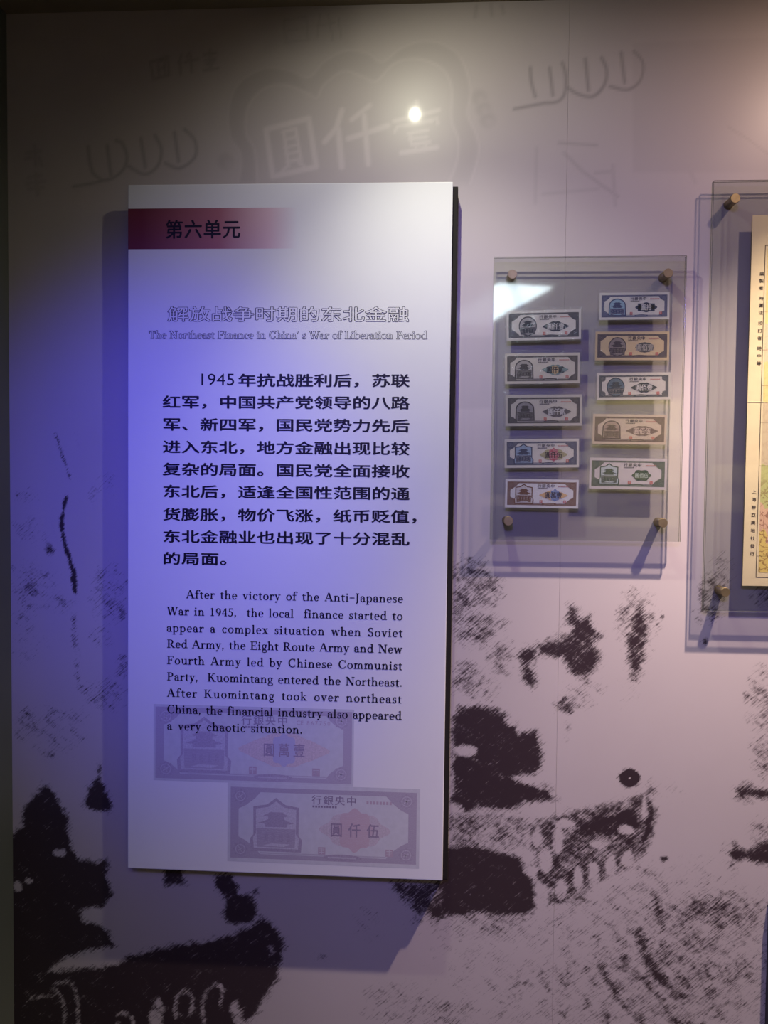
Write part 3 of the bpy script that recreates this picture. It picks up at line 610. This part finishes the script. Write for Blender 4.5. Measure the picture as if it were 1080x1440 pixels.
def note_layers(W, Hh, st):
    """the printed layers of one note, back to front: (name, MB, materials)"""
    ink, field, cart = st['ink'], st['field'], st['cart']
    MI = pmat('solid', ink, field); MF = pmat('fine', ink, field); MC = pmat('coarse', ink, field)
    L = []
    m = st.get('margin', .035); x0, x1, z0, z1 = -W/2+m*W*.8, W/2-m*W*.8, -Hh/2+m*W, Hh/2-m*W
    bw, bh = .042*W, .024*W; ch = st.get('chamfer', .085)*W
    A = []; B = []
    i0, i1, j0, j1 = x0+bw, x1-bw, z0+bh, z1-bh; cz2 = ch*.78; nt_ = st.get('notch', .006)*W
    outer, inner = [], []
    for X, Z, sx_, sz_ in ((i0, j0, 1, 1), (i1, j0, -1, 1), (i1, j1, -1, -1), (i0, j1, 1, -1)):
        c4 = [(X, Z+sz_*cz2), (X+sx_*(ch*.3+nt_), Z+sz_*(cz2*.7+nt_)), (X+sx_*(ch*.7+nt_), Z+sz_*(cz2*.3+nt_)), (X+sx_*ch, Z)]
        if sx_*sz_ < 0: c4 = c4[::-1]
        inner += c4; outer += [(x0 if sx_ > 0 else x1, z0 if sz_ > 0 else z1)]*4
    mb = MB(); mb.ring(outer, inner, 0); L.append(('border', mb, [MF]))
    mb = MB(); cx_, cz_ = bw*.95+.012*W, bh*1.3+.016*W
    for sx_ in (-1, 1):
        for sz_ in (-1, 1):
            X = (x0 if sx_ < 0 else x1)-sx_*cx_; Z = (z0 if sz_ < 0 else z1)-sz_*cz_
            mb.poly(lobes(X, Z, .036*W, .036*W, st.get('cl', 8), .12, 40), 0, 0)
            mb.ring(ell(X, Z, .027*W, .027*W, 24), ell(X, Z, .022*W, .022*W, 24), -.00008, 1)
            mb.line([(X-.012*W, Z-.008*W), (X+.012*W, Z+.008*W)], .006*W, -.00008, 1); mb.line([(X-.008*W, Z+.012*W), (X+.006*W, Z-.012*W)], .005*W, -.00008, 1)
    mb.ring([(i0+ch,j0+.004*W),(i1-ch,j0+.004*W),(i1-ch,j0+.010*W),(i0+ch,j0+.010*W)], [(i0+ch,j0+.006*W),(i1-ch,j0+.006*W),(i1-ch,j0+.008*W),(i0+ch,j0+.008*W)], 0, 0)
    # scroll plate at the foot
    mb.poly(ell(.10*W, j0-.004*W, .10*W, .018*W, 24), -.00004, 0)
    mb.line([(.03*W, j0-.004*W), (.17*W, j0-.004*W)], .008*W, -.0001, 1)
    L.append(('ornament', mb, [MI, pmat('solid', tuple(int(a*.45+b*.55) for a, b in zip(ink, field)), field)]))
    # vignette: gate tower with two roofs
    vx, vz, vw, vh = st.get('vx', -.245)*W, st.get('vz', -.012)*W, .122*W, .118*W
    shape = st.get('vig', 'oval')
    if shape == 'oval': V = ell(vx, vz, vw*1.0, vh*1.12, 40); V2 = ell(vx, vz, vw*.9, vh*1.0, 40)
    elif shape == 'arch': V = [(vx-vw*1.05, vz-vh*1.05), (vx+vw*1.05, vz-vh*1.05)]+ell(vx, vz+vh*.25, vw*1.0, vh*.85, 22, 0, 180); V2 = [(vx-vw*.9, vz-vh*.9), (vx+vw*.9, vz-vh*.9)]+ell(vx, vz+vh*.25, vw*.87, vh*.72, 22, 0, 180)
    else:
        V = [(vx-vw*1.08,vz-vh*1.15),(vx+vw*1.08,vz-vh*1.15),(vx+vw*1.12,vz-vh*.6),(vx+vw*.97,vz-vh*.4),(vx+vw*.98,vz+vh*.85),(vx+vw*.4,vz+vh*.95),(vx,vz+vh*1.25),(vx-vw*.4,vz+vh*.95),(vx-vw*.98,vz+vh*.85),(vx-vw*.97,vz-vh*.4),(vx-vw*1.12,vz-vh*.6)]
        V2 = [(vx+(p[0]-vx)*.88, vz+(p[1]-vz)*.88) for p in V]
    sky = st.get('sky', tuple(int(a*.25+b*.75) for a, b in zip(ink, field)))
    mb = MB(); mb.poly(V, 0, 0); mb.poly(V2, -.00005, 1)
    vm = [MI, pmat('solid', sky, field), MC, MF]
    L.append(('vignette', mb, vm)); mb = MB()
    g = lambda u, v: (vx+u*vw, vz+v*vh)
    y = -.0001
    mb.poly([g(-.82,-.75),g(.82,-.75),g(.84,-.12),g(-.84,-.12)], y, 2); mb.poly([g(-.80,-.95),g(.80,-.95),g(.82,-.75),g(-.82,-.75)], y, 3)
    for u in (-.5, -.2, .15, .45): mb.poly([g(u,-.7),g(u+.16,-.7),g(u+.16,-.35),g(u+.08,-.28),g(u,-.35)], y-.00004, 0)
    for u, v, s in ((0,-.05,.78),(0,.28,.55)):
        mb.poly([g(u-s*.62,v),g(u+s*.62,v),g(u+s*.62,v+.16),g(u-s*.62,v+.16)], y, 0)
        mb.poly([g(u-s,v+.18),g(u-s*.75,v+.14),g(u+s*.75,v+.14),g(u+s,v+.18),g(u+s*.62,v+.27),g(u+s*.5,v+.34),g(u-s*.5,v+.34),g(u-s*.62,v+.27)], y-.00004, 0)
    mb.poly([g(-.55,-.88),g(.35,-.92),g(.6,-.8),g(-.2,-.78)], y-.00004, 1)
    L.append(('gate_tower', mb, vm))
    # cartouche behind the value
    kx, kz = st.get('kx', .17)*W, st.get('kz', -.02)*W; krx, krz = st.get('krx', .155)*W, st.get('krz', .068)*W
    mb = MB(); cs = st.get('cshape', 'lens')
    if cs == 'lens':
        P = []
        for i in range(80):
            q = 2*math.pi*i/80; c_, s_ = math.cos(q), math.sin(q); r = 1+.05*math.cos(10*q)
            P.append((kx+krx*c_*(.84+.30*abs(c_)**7), kz+krz*s_*r*(1-.25*abs(c_)**3)))
        mb.poly(P, 0, 0)
    elif cs == 'cloud': mb.poly(lobes(kx, kz, krx, krz*1.05, 6, .09), 0, 0)
    elif cs == 'block':
        mb.rect(kx-krx*.78, kx+krx*.78, kz-krz*.8, kz+krz*.8, 0, 0); mb.poly(ell(kx, kz, krx*1.02, krz*.62, 30), 0, 0); mb.poly(ell(kx, kz, krx*.45, krz*1.05, 24), 0, 0)
    elif cs == 'plain': mb.poly(lobes(kx, kz, krx, krz*1.0, 12, .03), 0, 0)
    if 'cart2' in st: mb.poly(lobes(kx+st.get('c2x', 0)*W, kz, krz*st.get('c2r', 1.0), krz*1.18*st.get('c2r', 1.0), st.get('c2n', 8), .08), -.00005, 1)
    mats = [pmat('coarse' if st.get('ctex', 0) else 'solid', cart, field)]
    if 'cart2' in st: mats.append(pmat('coarse', st['cart2'], field))
    L.append(('cartouche', mb, mats))
    # value, bank name, small lines
    mb = MB(); n = len(st['value']); cw = st.get('cw', .080)*W; pitch = st.get('pitch', .078)*W
    for i, chh in enumerate(st['value']): put_char(mb, chh, kx+(i-(n-1)/2)*pitch, kz, cw, cw*1.18, -.00012, .02, 0)
    for i, chh in enumerate('行銀央中'): put_char(mb, chh, (.062+i*.060-.095)*W+st.get('bx', 0)*W, j1-.030*W, .054*W, .052*W, -.00012, .012, 1)
    for i in range(9): 
        xx = (-.055+i*.0145)*W+st.get('bx', 0)*W; mb.rect(xx, xx+.010*W, j1-.070*W, j1-.060*W, -.0001, 1)
    L.append(('lettering', mb, [pmat('solid', st['vcol'], field), pmat('solid', st.get('bcol', tuple(int(c*.55) for c in ink)), field)]))
    mb = MB()
    if 'serial' in st:
        xx = .215*W
        for c_ in st['serial']:
            v, f = glyph(c_) if c_ != ' ' else ([], [])
            if v: k_ = .030*W; mb.add([(xx+a*k_, 0, j1-.047*W+b*k_) for a, b in v], f)
            xx += .0205*W if c_ != ' ' else .010*W
    else:
        for i in range(8): xx = (.225+i*.017)*W; mb.rect(xx, xx+.011*W, j1-.044*W, j1-.028*W, 0, 0)
    L.append(('serial_number', mb, [st.get('sealm', SERIAL)]))
    for xs in st.get('seals', (.035, .315)):
        mb = MB(); sxx = xs*W; szz = j0+.030*W; r = .019*W
        mb.rect(sxx-r, sxx+r, szz-r, szz+r, 0, 0)
        for k in (-.4, .1, .5): mb.line([(sxx-r*.7, szz+k*r), (sxx+r*.7, szz+k*r)], r*.16, -.00006, 1)
        mb.line([(sxx, szz-r*.8), (sxx, szz+r*.8)], r*.16, -.00006, 1)
        L.append(('seal', mb, [st.get('sealm', SEAL), pmat('paper', field, field)]))
    return L

def place(mb, dy):
    mb.v = [(x, y+dy, z) for x, y, z in mb.v]; return mb

def rect_px(c, depth):
    P = [bp(x, y, depth) for x, y in c]           # TL TR BL BR
    ctr = (P[0]+P[1]+P[2]+P[3])/4; u = ((P[1]-P[0])+(P[3]-P[2]))/2; v = ((P[0]-P[2])+(P[1]-P[3]))/2
    return ctr, u.length, v.length, math.atan2(-u.z, u.x)

FX0, FX1, FZ0, FZ1, FS = .1381, .5346, -.1116, .4822, .0302
YN = .0245                                        # notes hang between the two acrylic sheets
def bank_note(c, st, label):
    ctr, W, Hh, rot = rect_px(c, YN)
    dn = Euler((0, rot, 0)).to_matrix() @ Vector((0, 0, -Hh/2))
    root = empty('banknote', (ctr.x+dn.x, -YN, ctr.z+dn.z+H), (0, rot, 0))
    tag(root, label, 'banknote', 'old banknotes in plastic sleeves inside the smaller acrylic frame')
    mb = MB(); mb.box(-W/2, W/2, 0, .00025, 0, Hh); mb.build('paper', pmat('paper', st['paper'], st['paper']), root)
    for k, (nm, m, ms) in enumerate(note_layers(W, Hh, st)):
        m.v = [(x, y-.00006-.00006*k, z+Hh/2) for x, y, z in m.v]
        last = m.build(nm, ms, vig if nm == 'gate_tower' else root)
        if nm == 'vignette': vig = last
    e = .0045; mb = MB(); mb.rect(-W/2-e, W/2+e, -e, Hh+e*1.6, -.0011)
    mb.build('sleeve', SLEEVE, root)
    return root

notes = [
 ([(712,437),(817,435.4),(713,479.6),(817,476.6)], dict(paper=(214,206,200), ink=(46,50,66), field=(206,196,194), cart=(60,64,78), value='圓仟壹', vcol=(206,200,198), vig='oval', vx=-.215, kx=.16, seals=(.005,.30), chamfer=.11), 'slate blue banknote with a lens cartouche, glare across its corner'),
 ([(710.5,497),(815.8,496),(710,540.3),(815.2,538.6)], dict(paper=(214,204,188), ink=(70,62,62), field=(212,204,192), cart=(128,146,140), cart2=(190,160,110), c2r=.75, value='圓仟貳', vcol=(34,34,38), vig='arch', cshape='lens', ctex=0, kx=.17, seals=(-.02,.33)), 'brown bordered banknote with pale green lens and gold centre'),
 ([(711,555),(818.4,555),(711,599.5),(818.4,598)], dict(paper=(204,196,182), ink=(62,56,56), field=(176,170,168), cart=(92,86,88), value='圓仟貳', vcol=(200,196,192), vig='arch', seals=(.02,.30), krx=.165), 'dull grey banknote with charcoal cartouche below the brown bordered one'),
 ([(709.6,617.5),(814,617),(709.8,658.2),(814,657)], dict(paper=(218,212,200), ink=(64,68,92), field=(216,214,214), cart=(176,168,128), cart2=(178,80,96), c2r=1.08, value='圓仟伍', vcol=(44,34,40), vig='frame', sky=(150,170,190), cshape='cloud', kx=.16, krx=.17, chamfer=.115, seals=(-.02,.345)), 'blue banknote with pink rosette on an olive cloud cartouche'),
 ([(711.5,673.5),(814,674.5),(709.6,713.2),(812.8,715.5)], dict(paper=(226,224,224), ink=(116,76,58), field=(224,222,224), cart=(222,184,134), cart2=(112,136,186), c2r=1.0, c2x=.02, value='圓萬壹', vcol=(58,54,74), vig='frame', sky=(206,200,200), cshape='lens', ctex=0, kx=.16, krx=.17, chamfer=.115, seals=(-.01,.315)), 'brown and white banknote with blue disc on an orange lens cartouche'),
 ([(843,411.5),(941.5,411),(843.3,450.2),(941,448.5)], dict(paper=(216,212,204), ink=(64,74,112), field=(204,196,200), cart=(58,72,104), value='圓拾', vcol=(206,206,210), vig='arch', sky=(150,180,196), cshape='block', kx=.17, seals=(-.045,.375), vz=-.02), 'navy bordered banknote with block cartouche at the head of its column'),
 ([(837.5,466.5),(941.5,466),(837,506.5),(940.6,506.5)], dict(paper=(206,182,146), ink=(70,58,66), field=(164,150,144), cart=(74,74,76), value='圓佰壹', vcol=(168,160,150), vig='oval', cshape='plain', krx=.125, kx=.17, vx=-.2, seals=(-.02,.335)), 'tan paper banknote with dark mauve print and plain oval cartouche'),
 ([(840,524.5),(943,523.5),(839,562.5),(943,561.5)], dict(paper=(212,204,192), ink=(44,58,70), field=(206,188,182), cart=(44,54,60), value='圓佰壹', vcol=(210,204,198), vig='oval', sky=(90,110,124), kx=.14, seals=(-.055,.33), chamfer=.05), 'dark teal bordered banknote with dark oval vignette on pink'),
 ([(834,582),(938.5,583.3),(833,624),(936,625.4)], dict(paper=(206,184,162), ink=(88,66,62), field=(198,168,152), cart=(112,88,82), value='圓佰伍', vcol=(206,180,164), vig='arch', krx=.19, kx=.17, seals=(.02,.32), chamfer=.11), 'salmon brown banknote with wide brown lobed cartouche'),
 ([(829.5,643.5),(938,645),(828,687),(937.5,689)], dict(paper=(206,196,194), ink=(44,70,56), field=(196,188,192), cart=(40,72,52), value='圓佰伍', vcol=(176,190,178), vig='frame', sky=(186,196,196), cshape='cloud', krx=.115, kx=.175, cw=.056, pitch=.058, seals=(.02,.30), chamfer=.12), 'dark green banknote with clover shaped cartouche'),
]
for c, st, lab in notes: bank_note(c, st, lab)

# the two faded notes printed low on the board
FADE = mat('faded_seal_print', srgb(186, 168, 180), .6, .2)
def mixc(a, b, k): return tuple(int(x*(1-k)+y*k) for x, y in zip(a, b))
PAP = (204, 204, 208)
for c, st in (([(216.5,990),(499,998),(215.5,1097),(496,1106.5)], dict(ink=(178,168,184), field=(204,202,208), cart=(208,194,194), cart2=(184,182,204), c2r=.78, value='圓萬壹', vcol=(162,148,164), vig='frame', cshape='lens', ctex=0, kx=.155, krx=.20, krz=.085, margin=.012, serial='CE 867750', bcol=(156,144,162), seals=(.0,.315), cw=.06, pitch=.075, sealm=FADE)),
              ([(320,1106.5),(592,1104),(320,1210),(588,1222.5)], dict(ink=(172,162,178), field=(206,204,210), cart=(200,190,196), cart2=(198,176,184), c2r=1.15, value='圓仟伍', vcol=(154,140,158), vig='frame', cshape='cloud', ctex=0, kx=.165, krx=.17, krz=.08, margin=.02, bcol=(146,134,152), chamfer=.115, seals=(-.005,.345), cw=.066, pitch=.095, sealm=FADE))):
    P = [Vector((pl(x, y)[0], 0, pl(x, y)[1])) for x, y in c]
    ctr = sum(P, Vector())/4; W = ((P[1]-P[0]).length+(P[3]-P[2]).length)/2; Hh = ((P[0]-P[2]).length+(P[1]-P[3]).length)/2
    mb = MB(); e = .004; mb.rect(-W/2, W/2, -Hh/2, Hh/2, 0)
    mats = [pmat('paper', PAP, PAP)]
    for k, (nm, m, ms) in enumerate(note_layers(W, Hh, st)):
        base = len(mats); mats += ms
        b0 = len(mb.v); mb.v += [(x, y*.3-.00001-.00001*k, z) for x, y, z in m.v]; mb.f += [tuple(i+b0 for i in f) for f in m.f]; mb.m += [q+base for q in m.m]
    o = mb.build('banknote_print', mats, board); o.location = (ctr.x, YP, ctr.z)
    o['label'] = 'faded lilac print of an old banknote'

# ------------------------------------------------------------------ acrylic frames
def acrylic_frame(x0, x1, z0, z1, pins, label):
    root = empty('acrylic_frame', ((x0+x1)/2, 0, z0+H)); tag(root, label, 'display frame')
    w2, h = (x1-x0)/2, z1-z0
    for nm, a, b in (('front_sheet', -FS, -FS+.004), ('back_sheet', -FS+.008, -FS+.012)):
        mb = MB(); mb.box(-w2, w2, a, b, 0, h)
        o = mb.build(nm, [ACR, ACRE], root)
        for p in o.data.polygons: p.material_index = 0 if abs(p.normal.y) > .5 else 1
    for (px_, py_) in pins:
        P = bp(px_, py_, FS+.008); x = P.x-(x0+x1)/2; z = P.z-z0
        mb = MB(); mb.cyl(x, z, .0088, -FS, 0); mb.cyl(x, z, .0098, -FS-.0065, -FS-.0005); mb.cyl(x, z, .0092, -FS-.008, -FS-.0065, r1=.0098)
        mb.cyl(x, z, .0098, -.004, 0)
        o = mb.build('standoff_pin', BRASS, root)
    return root
acrylic_frame(FX0, FX1, FZ0, FZ1, ((720.7,385.5),(940,383.9),(715,732.7),(932.6,735.5)), 'small clear acrylic frame holding two columns of banknotes on brass standoffs')
BX0, BX1, BZ0, BZ1 = .5859, 1.55, -.2563, .6347
pr = bp(1034.5, 278.5, FS+.008).x-BX0
fr2 = acrylic_frame(BX0, BX1, BZ0, BZ1, ((1034.5,278.5),(1020.5,833)), 'large clear acrylic frame holding a yellowed map on brass standoffs')
for z in (BZ1-.04, BZ0+.04):
    mb = MB(); x = (BX1-BX0)/2-.045; zz = z-BZ0; mb.cyl(x, zz, .0088, -FS, 0); mb.cyl(x, zz, .0098, -FS-.0065, -FS-.0005); mb.cyl(x, zz, .0092, -FS-.008, -FS-.0065, r1=.0098); mb.build('standoff_pin', BRASS, fr2)

# ------------------------------------------------------------------ the map
MP = [bp(1058.5, 302.5, YN), bp(1042.8, 823.5, YN)]
mx0 = (MP[0].x+MP[1].x)/2; mz1 = MP[0].z; mz0 = MP[1].z; mw = .74
mapo = empty('paper_map', (mx0, -YN, mz0+H), (0, .002, 0)); tag(mapo, 'yellowed old paper map with coloured provinces in the large acrylic frame', 'map')
mpap = mat('map_paper', srgb(226, 210, 168), .8, .15, noise=(14, .06), bump=(26, .5))
mb = MB(); mb.box(0, mw, 0, .0004, 0, mz1-mz0); mb.build('paper', mpap, mapo)
def ml(px_, py_): v = bp(px_, py_, YN); return v.x-mx0, v.z-mz0
# coloured provinces
land = bpy.data.materials.new('map_provinces_print'); land.use_nodes = True; nt = land.node_tree; b = nt.nodes['Principled BSDF']; b.inputs['Roughness'].default_value = .8; b.inputs['Specular IOR Level'].default_value = .15
N = nt.nodes.new; Lk = nt.links.new
tc = N('ShaderNodeTexCoord'); n0 = N('ShaderNodeTexNoise'); n0.inputs['Scale'].default_value = 14; n0.inputs['Detail'].default_value = 5; Lk(tc.outputs['Object'], n0.inputs['Vector'])
av = N('ShaderNodeVectorMath'); av.operation = 'MULTIPLY_ADD'; av.inputs[1].default_value = (.09, 0, .09); Lk(n0.outputs['Color'], av.inputs[0]); Lk(tc.outputs['Object'], av.inputs[2])
vo = N('ShaderNodeTexVoronoi'); vo.inputs['Scale'].default_value = 11; Lk(av.outputs[0], vo.inputs['Vector'])
vz_ = N('ShaderNodeSeparateXYZ'); Lk(vo.outputs['Position'], vz_.inputs[0])
hz_ = N('ShaderNodeMapRange'); hz_.inputs[1].default_value = ml(1070, 812)[1]; hz_.inputs[2].default_value = ml(1070, 345)[1]; Lk(vz_.outputs[2], hz_.inputs[0])
cr = N('ShaderNodeValToRGB'); cr.color_ramp.interpolation = 'CONSTANT'
els = cr.color_ramp.elements; els[0].color = (*srgb(218, 194, 112), 1); els[1].position = .16; els[1].color = (*srgb(214, 176, 144), 1)
for p, c in ((.30, (186, 186, 122)), (.42, (198, 182, 148)), (.56, (222, 202, 136)), (.70, (216, 196, 160)), (.84, (226, 206, 140))): e_ = els.new(p); e_.color = (*srgb(*c), 1)
Lk(hz_.outputs[0], cr.inputs[0])
# rivers, borders and crowded place names: broken fine lines
v2 = N('ShaderNodeTexVoronoi'); v2.feature = 'DISTANCE_TO_EDGE'; v2.inputs['Scale'].default_value = 46; Lk(av.outputs[0], v2.inputs['Vector'])
n2 = N('ShaderNodeTexNoise'); n2.inputs['Scale'].default_value = 160; n2.inputs['Detail'].default_value = 2; Lk(tc.outputs['Object'], n2.inputs['Vector'])
l1 = N('ShaderNodeMath'); l1.operation = 'LESS_THAN'; l1.inputs[1].default_value = .035; Lk(v2.outputs['Distance'], l1.inputs[0])
l2 = N('ShaderNodeMath'); l2.operation = 'GREATER_THAN'; l2.inputs[1].default_value = .60; Lk(n2.outputs['Fac'], l2.inputs[0])
l3 = N('ShaderNodeMath'); l3.operation = 'MAXIMUM'; Lk(l1.outputs[0], l3.inputs[0]); Lk(l2.outputs[0], l3.inputs[1])
sz = N('ShaderNodeSeparateXYZ'); Lk(tc.outputs['Object'], sz.inputs[0])
hi = N('ShaderNodeMapRange'); zz_ = ml(1075, 690)[1]; hi.inputs[1].default_value = zz_-.02; hi.inputs[2].default_value = zz_+.04; hi.inputs[3].default_value = .62; hi.inputs[4].default_value = .12; Lk(sz.outputs[2], hi.inputs[0])
l4 = N('ShaderNodeMath'); l4.operation = 'MULTIPLY'; Lk(l3.outputs[0], l4.inputs[0]); Lk(hi.outputs[0], l4.inputs[1])
mm = N('ShaderNodeMix'); mm.data_type = 'RGBA'; Lk(l4.outputs[0], mm.inputs[0]); Lk(cr.outputs[0], mm.inputs[6]); mm.inputs[7].default_value = (*srgb(120, 74, 56), 1); Lk(mm.outputs[2], b.inputs['Base Color'])
A = ml(1079, 348); Bm = ml(1062.5, 807); fx = (ml(1076.5, 345)[0]+ml(1061, 812)[0])/2
mapink = mat('map_black_ink', srgb(46, 36, 30), .8, .15)
mb = MB(); ix0 = fx+.005; zt_, zb_ = ml(1077, 350)[1], ml(1061, 805)[1]
mb.rect(ix0, mw-.04, zb_, zt_, -.0002); mb.build('provinces', land, mapo)
mb = MB(); f0, f1 = ml(1076.5, 344.5)[1], ml(1061, 812)[1]
mb.ring([(fx,f1),(mw-.034,f1),(mw-.034,f0),(fx,f0)], [(fx+.0012,f1+.0012),(mw-.0352,f1+.0012),(mw-.0352,f0-.0012),(fx+.0012,f0-.0012)], -.0003)
for yy in (438, 492, 542, 594, 655, 782): mb.line([(fx, ml(1075, yy)[1]), (mw-.035, ml(1075, yy)[1]+.001)], .0005, -.0003)
mb.build('map_frame', mapink, mapo)
mb = MB()
colx = [(1070.4,385),(1069.8,395),(1069.4,405),(1069.6,419.5),(1069.2,429.5),(1069,440),(1068.4,454.5),(1068,465),(1067.4,475.5),(1067.2,490),(1066.8,500.5),(1066.6,511)]
for ch_, (x, y) in zip('編製者時儼法校訂者時中等', colx):
    mb = MB(); q = ml(x, y); put_char(mb, ch_, q[0], q[1], .0095, .0088, -.0003, .01); mb.build('character', mapink, mapo)
colx = [(1060.2,691.5+i*10.9) for i in range(9)]
for i, (ch_, (x, y)) in enumerate(zip('上海聯亞輿地社發行', colx)):
    mb = MB(); q = ml(x-i*.32, y); put_char(mb, ch_, q[0], q[1], .0095, .0088, -.0003, .01); mb.build('character', mapink, mapo)
mb = MB()
for yy in (565.5,): mb.box(0, mw, -.0006, 0, ml(1060, yy)[1]-.0006, ml(1060, yy)[1]+.0004)
mb.build('crease', mpap, mapo)

# ------------------------------------------------------------------ dark board low on the mural
c0 = bp(1079.4, 1266, 0); c1 = bp(1074.8, 1438, 0); cxx = (c0.x+c1.x)/2
CAB = mat('board_dark_paint', srgb(52, 54, 60), .45, .4, noise=(10, .08))
ct = c0.z+H
cab = empty('dark_board', (cxx+.4, -.001, .0)); tag(cab, 'dark slate board standing low against the rutted ground of the mural', 'board')
mb = MB(); mb.box(-.4, .4, -.014, 0, 0, ct); mb.build('panel', CAB, cab, bevel=.003)
for x0_, x1_, z0_, z1_ in ((-.4, .4, ct-.03, ct), (-.4, .4, 0, .03), (-.4, -.37, .03, ct-.03), (.37, .4, .03, ct-.03)):
    mb = MB(); mb.box(x0_, x1_, -.018, -.014, z0_, z1_); mb.build('rim', CAB, cab, bevel=.001)

# ------------------------------------------------------------------ text boards on the wall across the aisle (seen reflected in the acrylic)
cream = mat('cream_board', srgb(232, 222, 184), .6, .3, noise=(9, .03))
def far_board(x0, x1, z0, z1, label, rows, cols):
    root = empty('text_board', ((x0+x1)/2, -3.2, z0+H), (0, 0, math.pi)); tag(root, label, 'sign')
    w2, h = (x1-x0)/2, z1-z0
    mb = MB(); mb.box(-w2, w2, -.03, 0, 0, h); mb.build('board', cream, root, bevel=.003)
    mb = MB(); txt = ''.join(body).replace(' ', ''); k = 0
    for r in range(rows):
        for c in range(cols):
            if r == rows-1 and c > cols//2: break
            put_char(mb, txt[k % len(txt)], -w2+.06+(c+.5)*(2*w2-.12)/cols, h-.12-r*(h-.2)/rows, (2*w2-.12)/cols*.95, (2*w2-.12)/cols*.95, -.0304, .01); k += 1
    mb.build('lettering', INKBLK, root)
far_board(.98, 1.56, -.24, .55, 'cream text board lit warm on the wall across the aisle', 9, 11)
far_board(1.76, 2.3, -.14, .15, 'small cream caption board on the wall across the aisle', 4, 9)

# recessed light panel in the ceiling of the aisle (its glare shows in the small acrylic frame)
lm = bpy.data.materials.new('light_diffuser'); lm.use_nodes = True; b = lm.node_tree.nodes['Principled BSDF']
b.inputs['Base Color'].default_value = (.8, .8, .8, 1); b.inputs['Emission Color'].default_value = (.82, .95, 1, 1); b.inputs['Emission Strength'].default_value = 9
lp = empty('ceiling_light_offscreen', (.36, -2.70, WZ1+H), (0, 0, math.radians(-17))); tag(lp, 'long recessed ceiling light over the aisle', 'ceiling light')
mb = MB(); mb.box(-.15, .15, -.46, .46, -.012, -.002); mb.build('diffuser', lm, lp)
trim = mat('light_trim', (.5, .5, .5), .5)
mb = MB()
for q in ((-.17,.17,-.48,-.46),(-.17,.17,.46,.48),(-.17,-.15,-.46,.46),(.15,.17,-.46,.46)): mb.box(q[0], q[1], q[2], q[3], -.016, 0)
mb.build('trim', trim, lp)
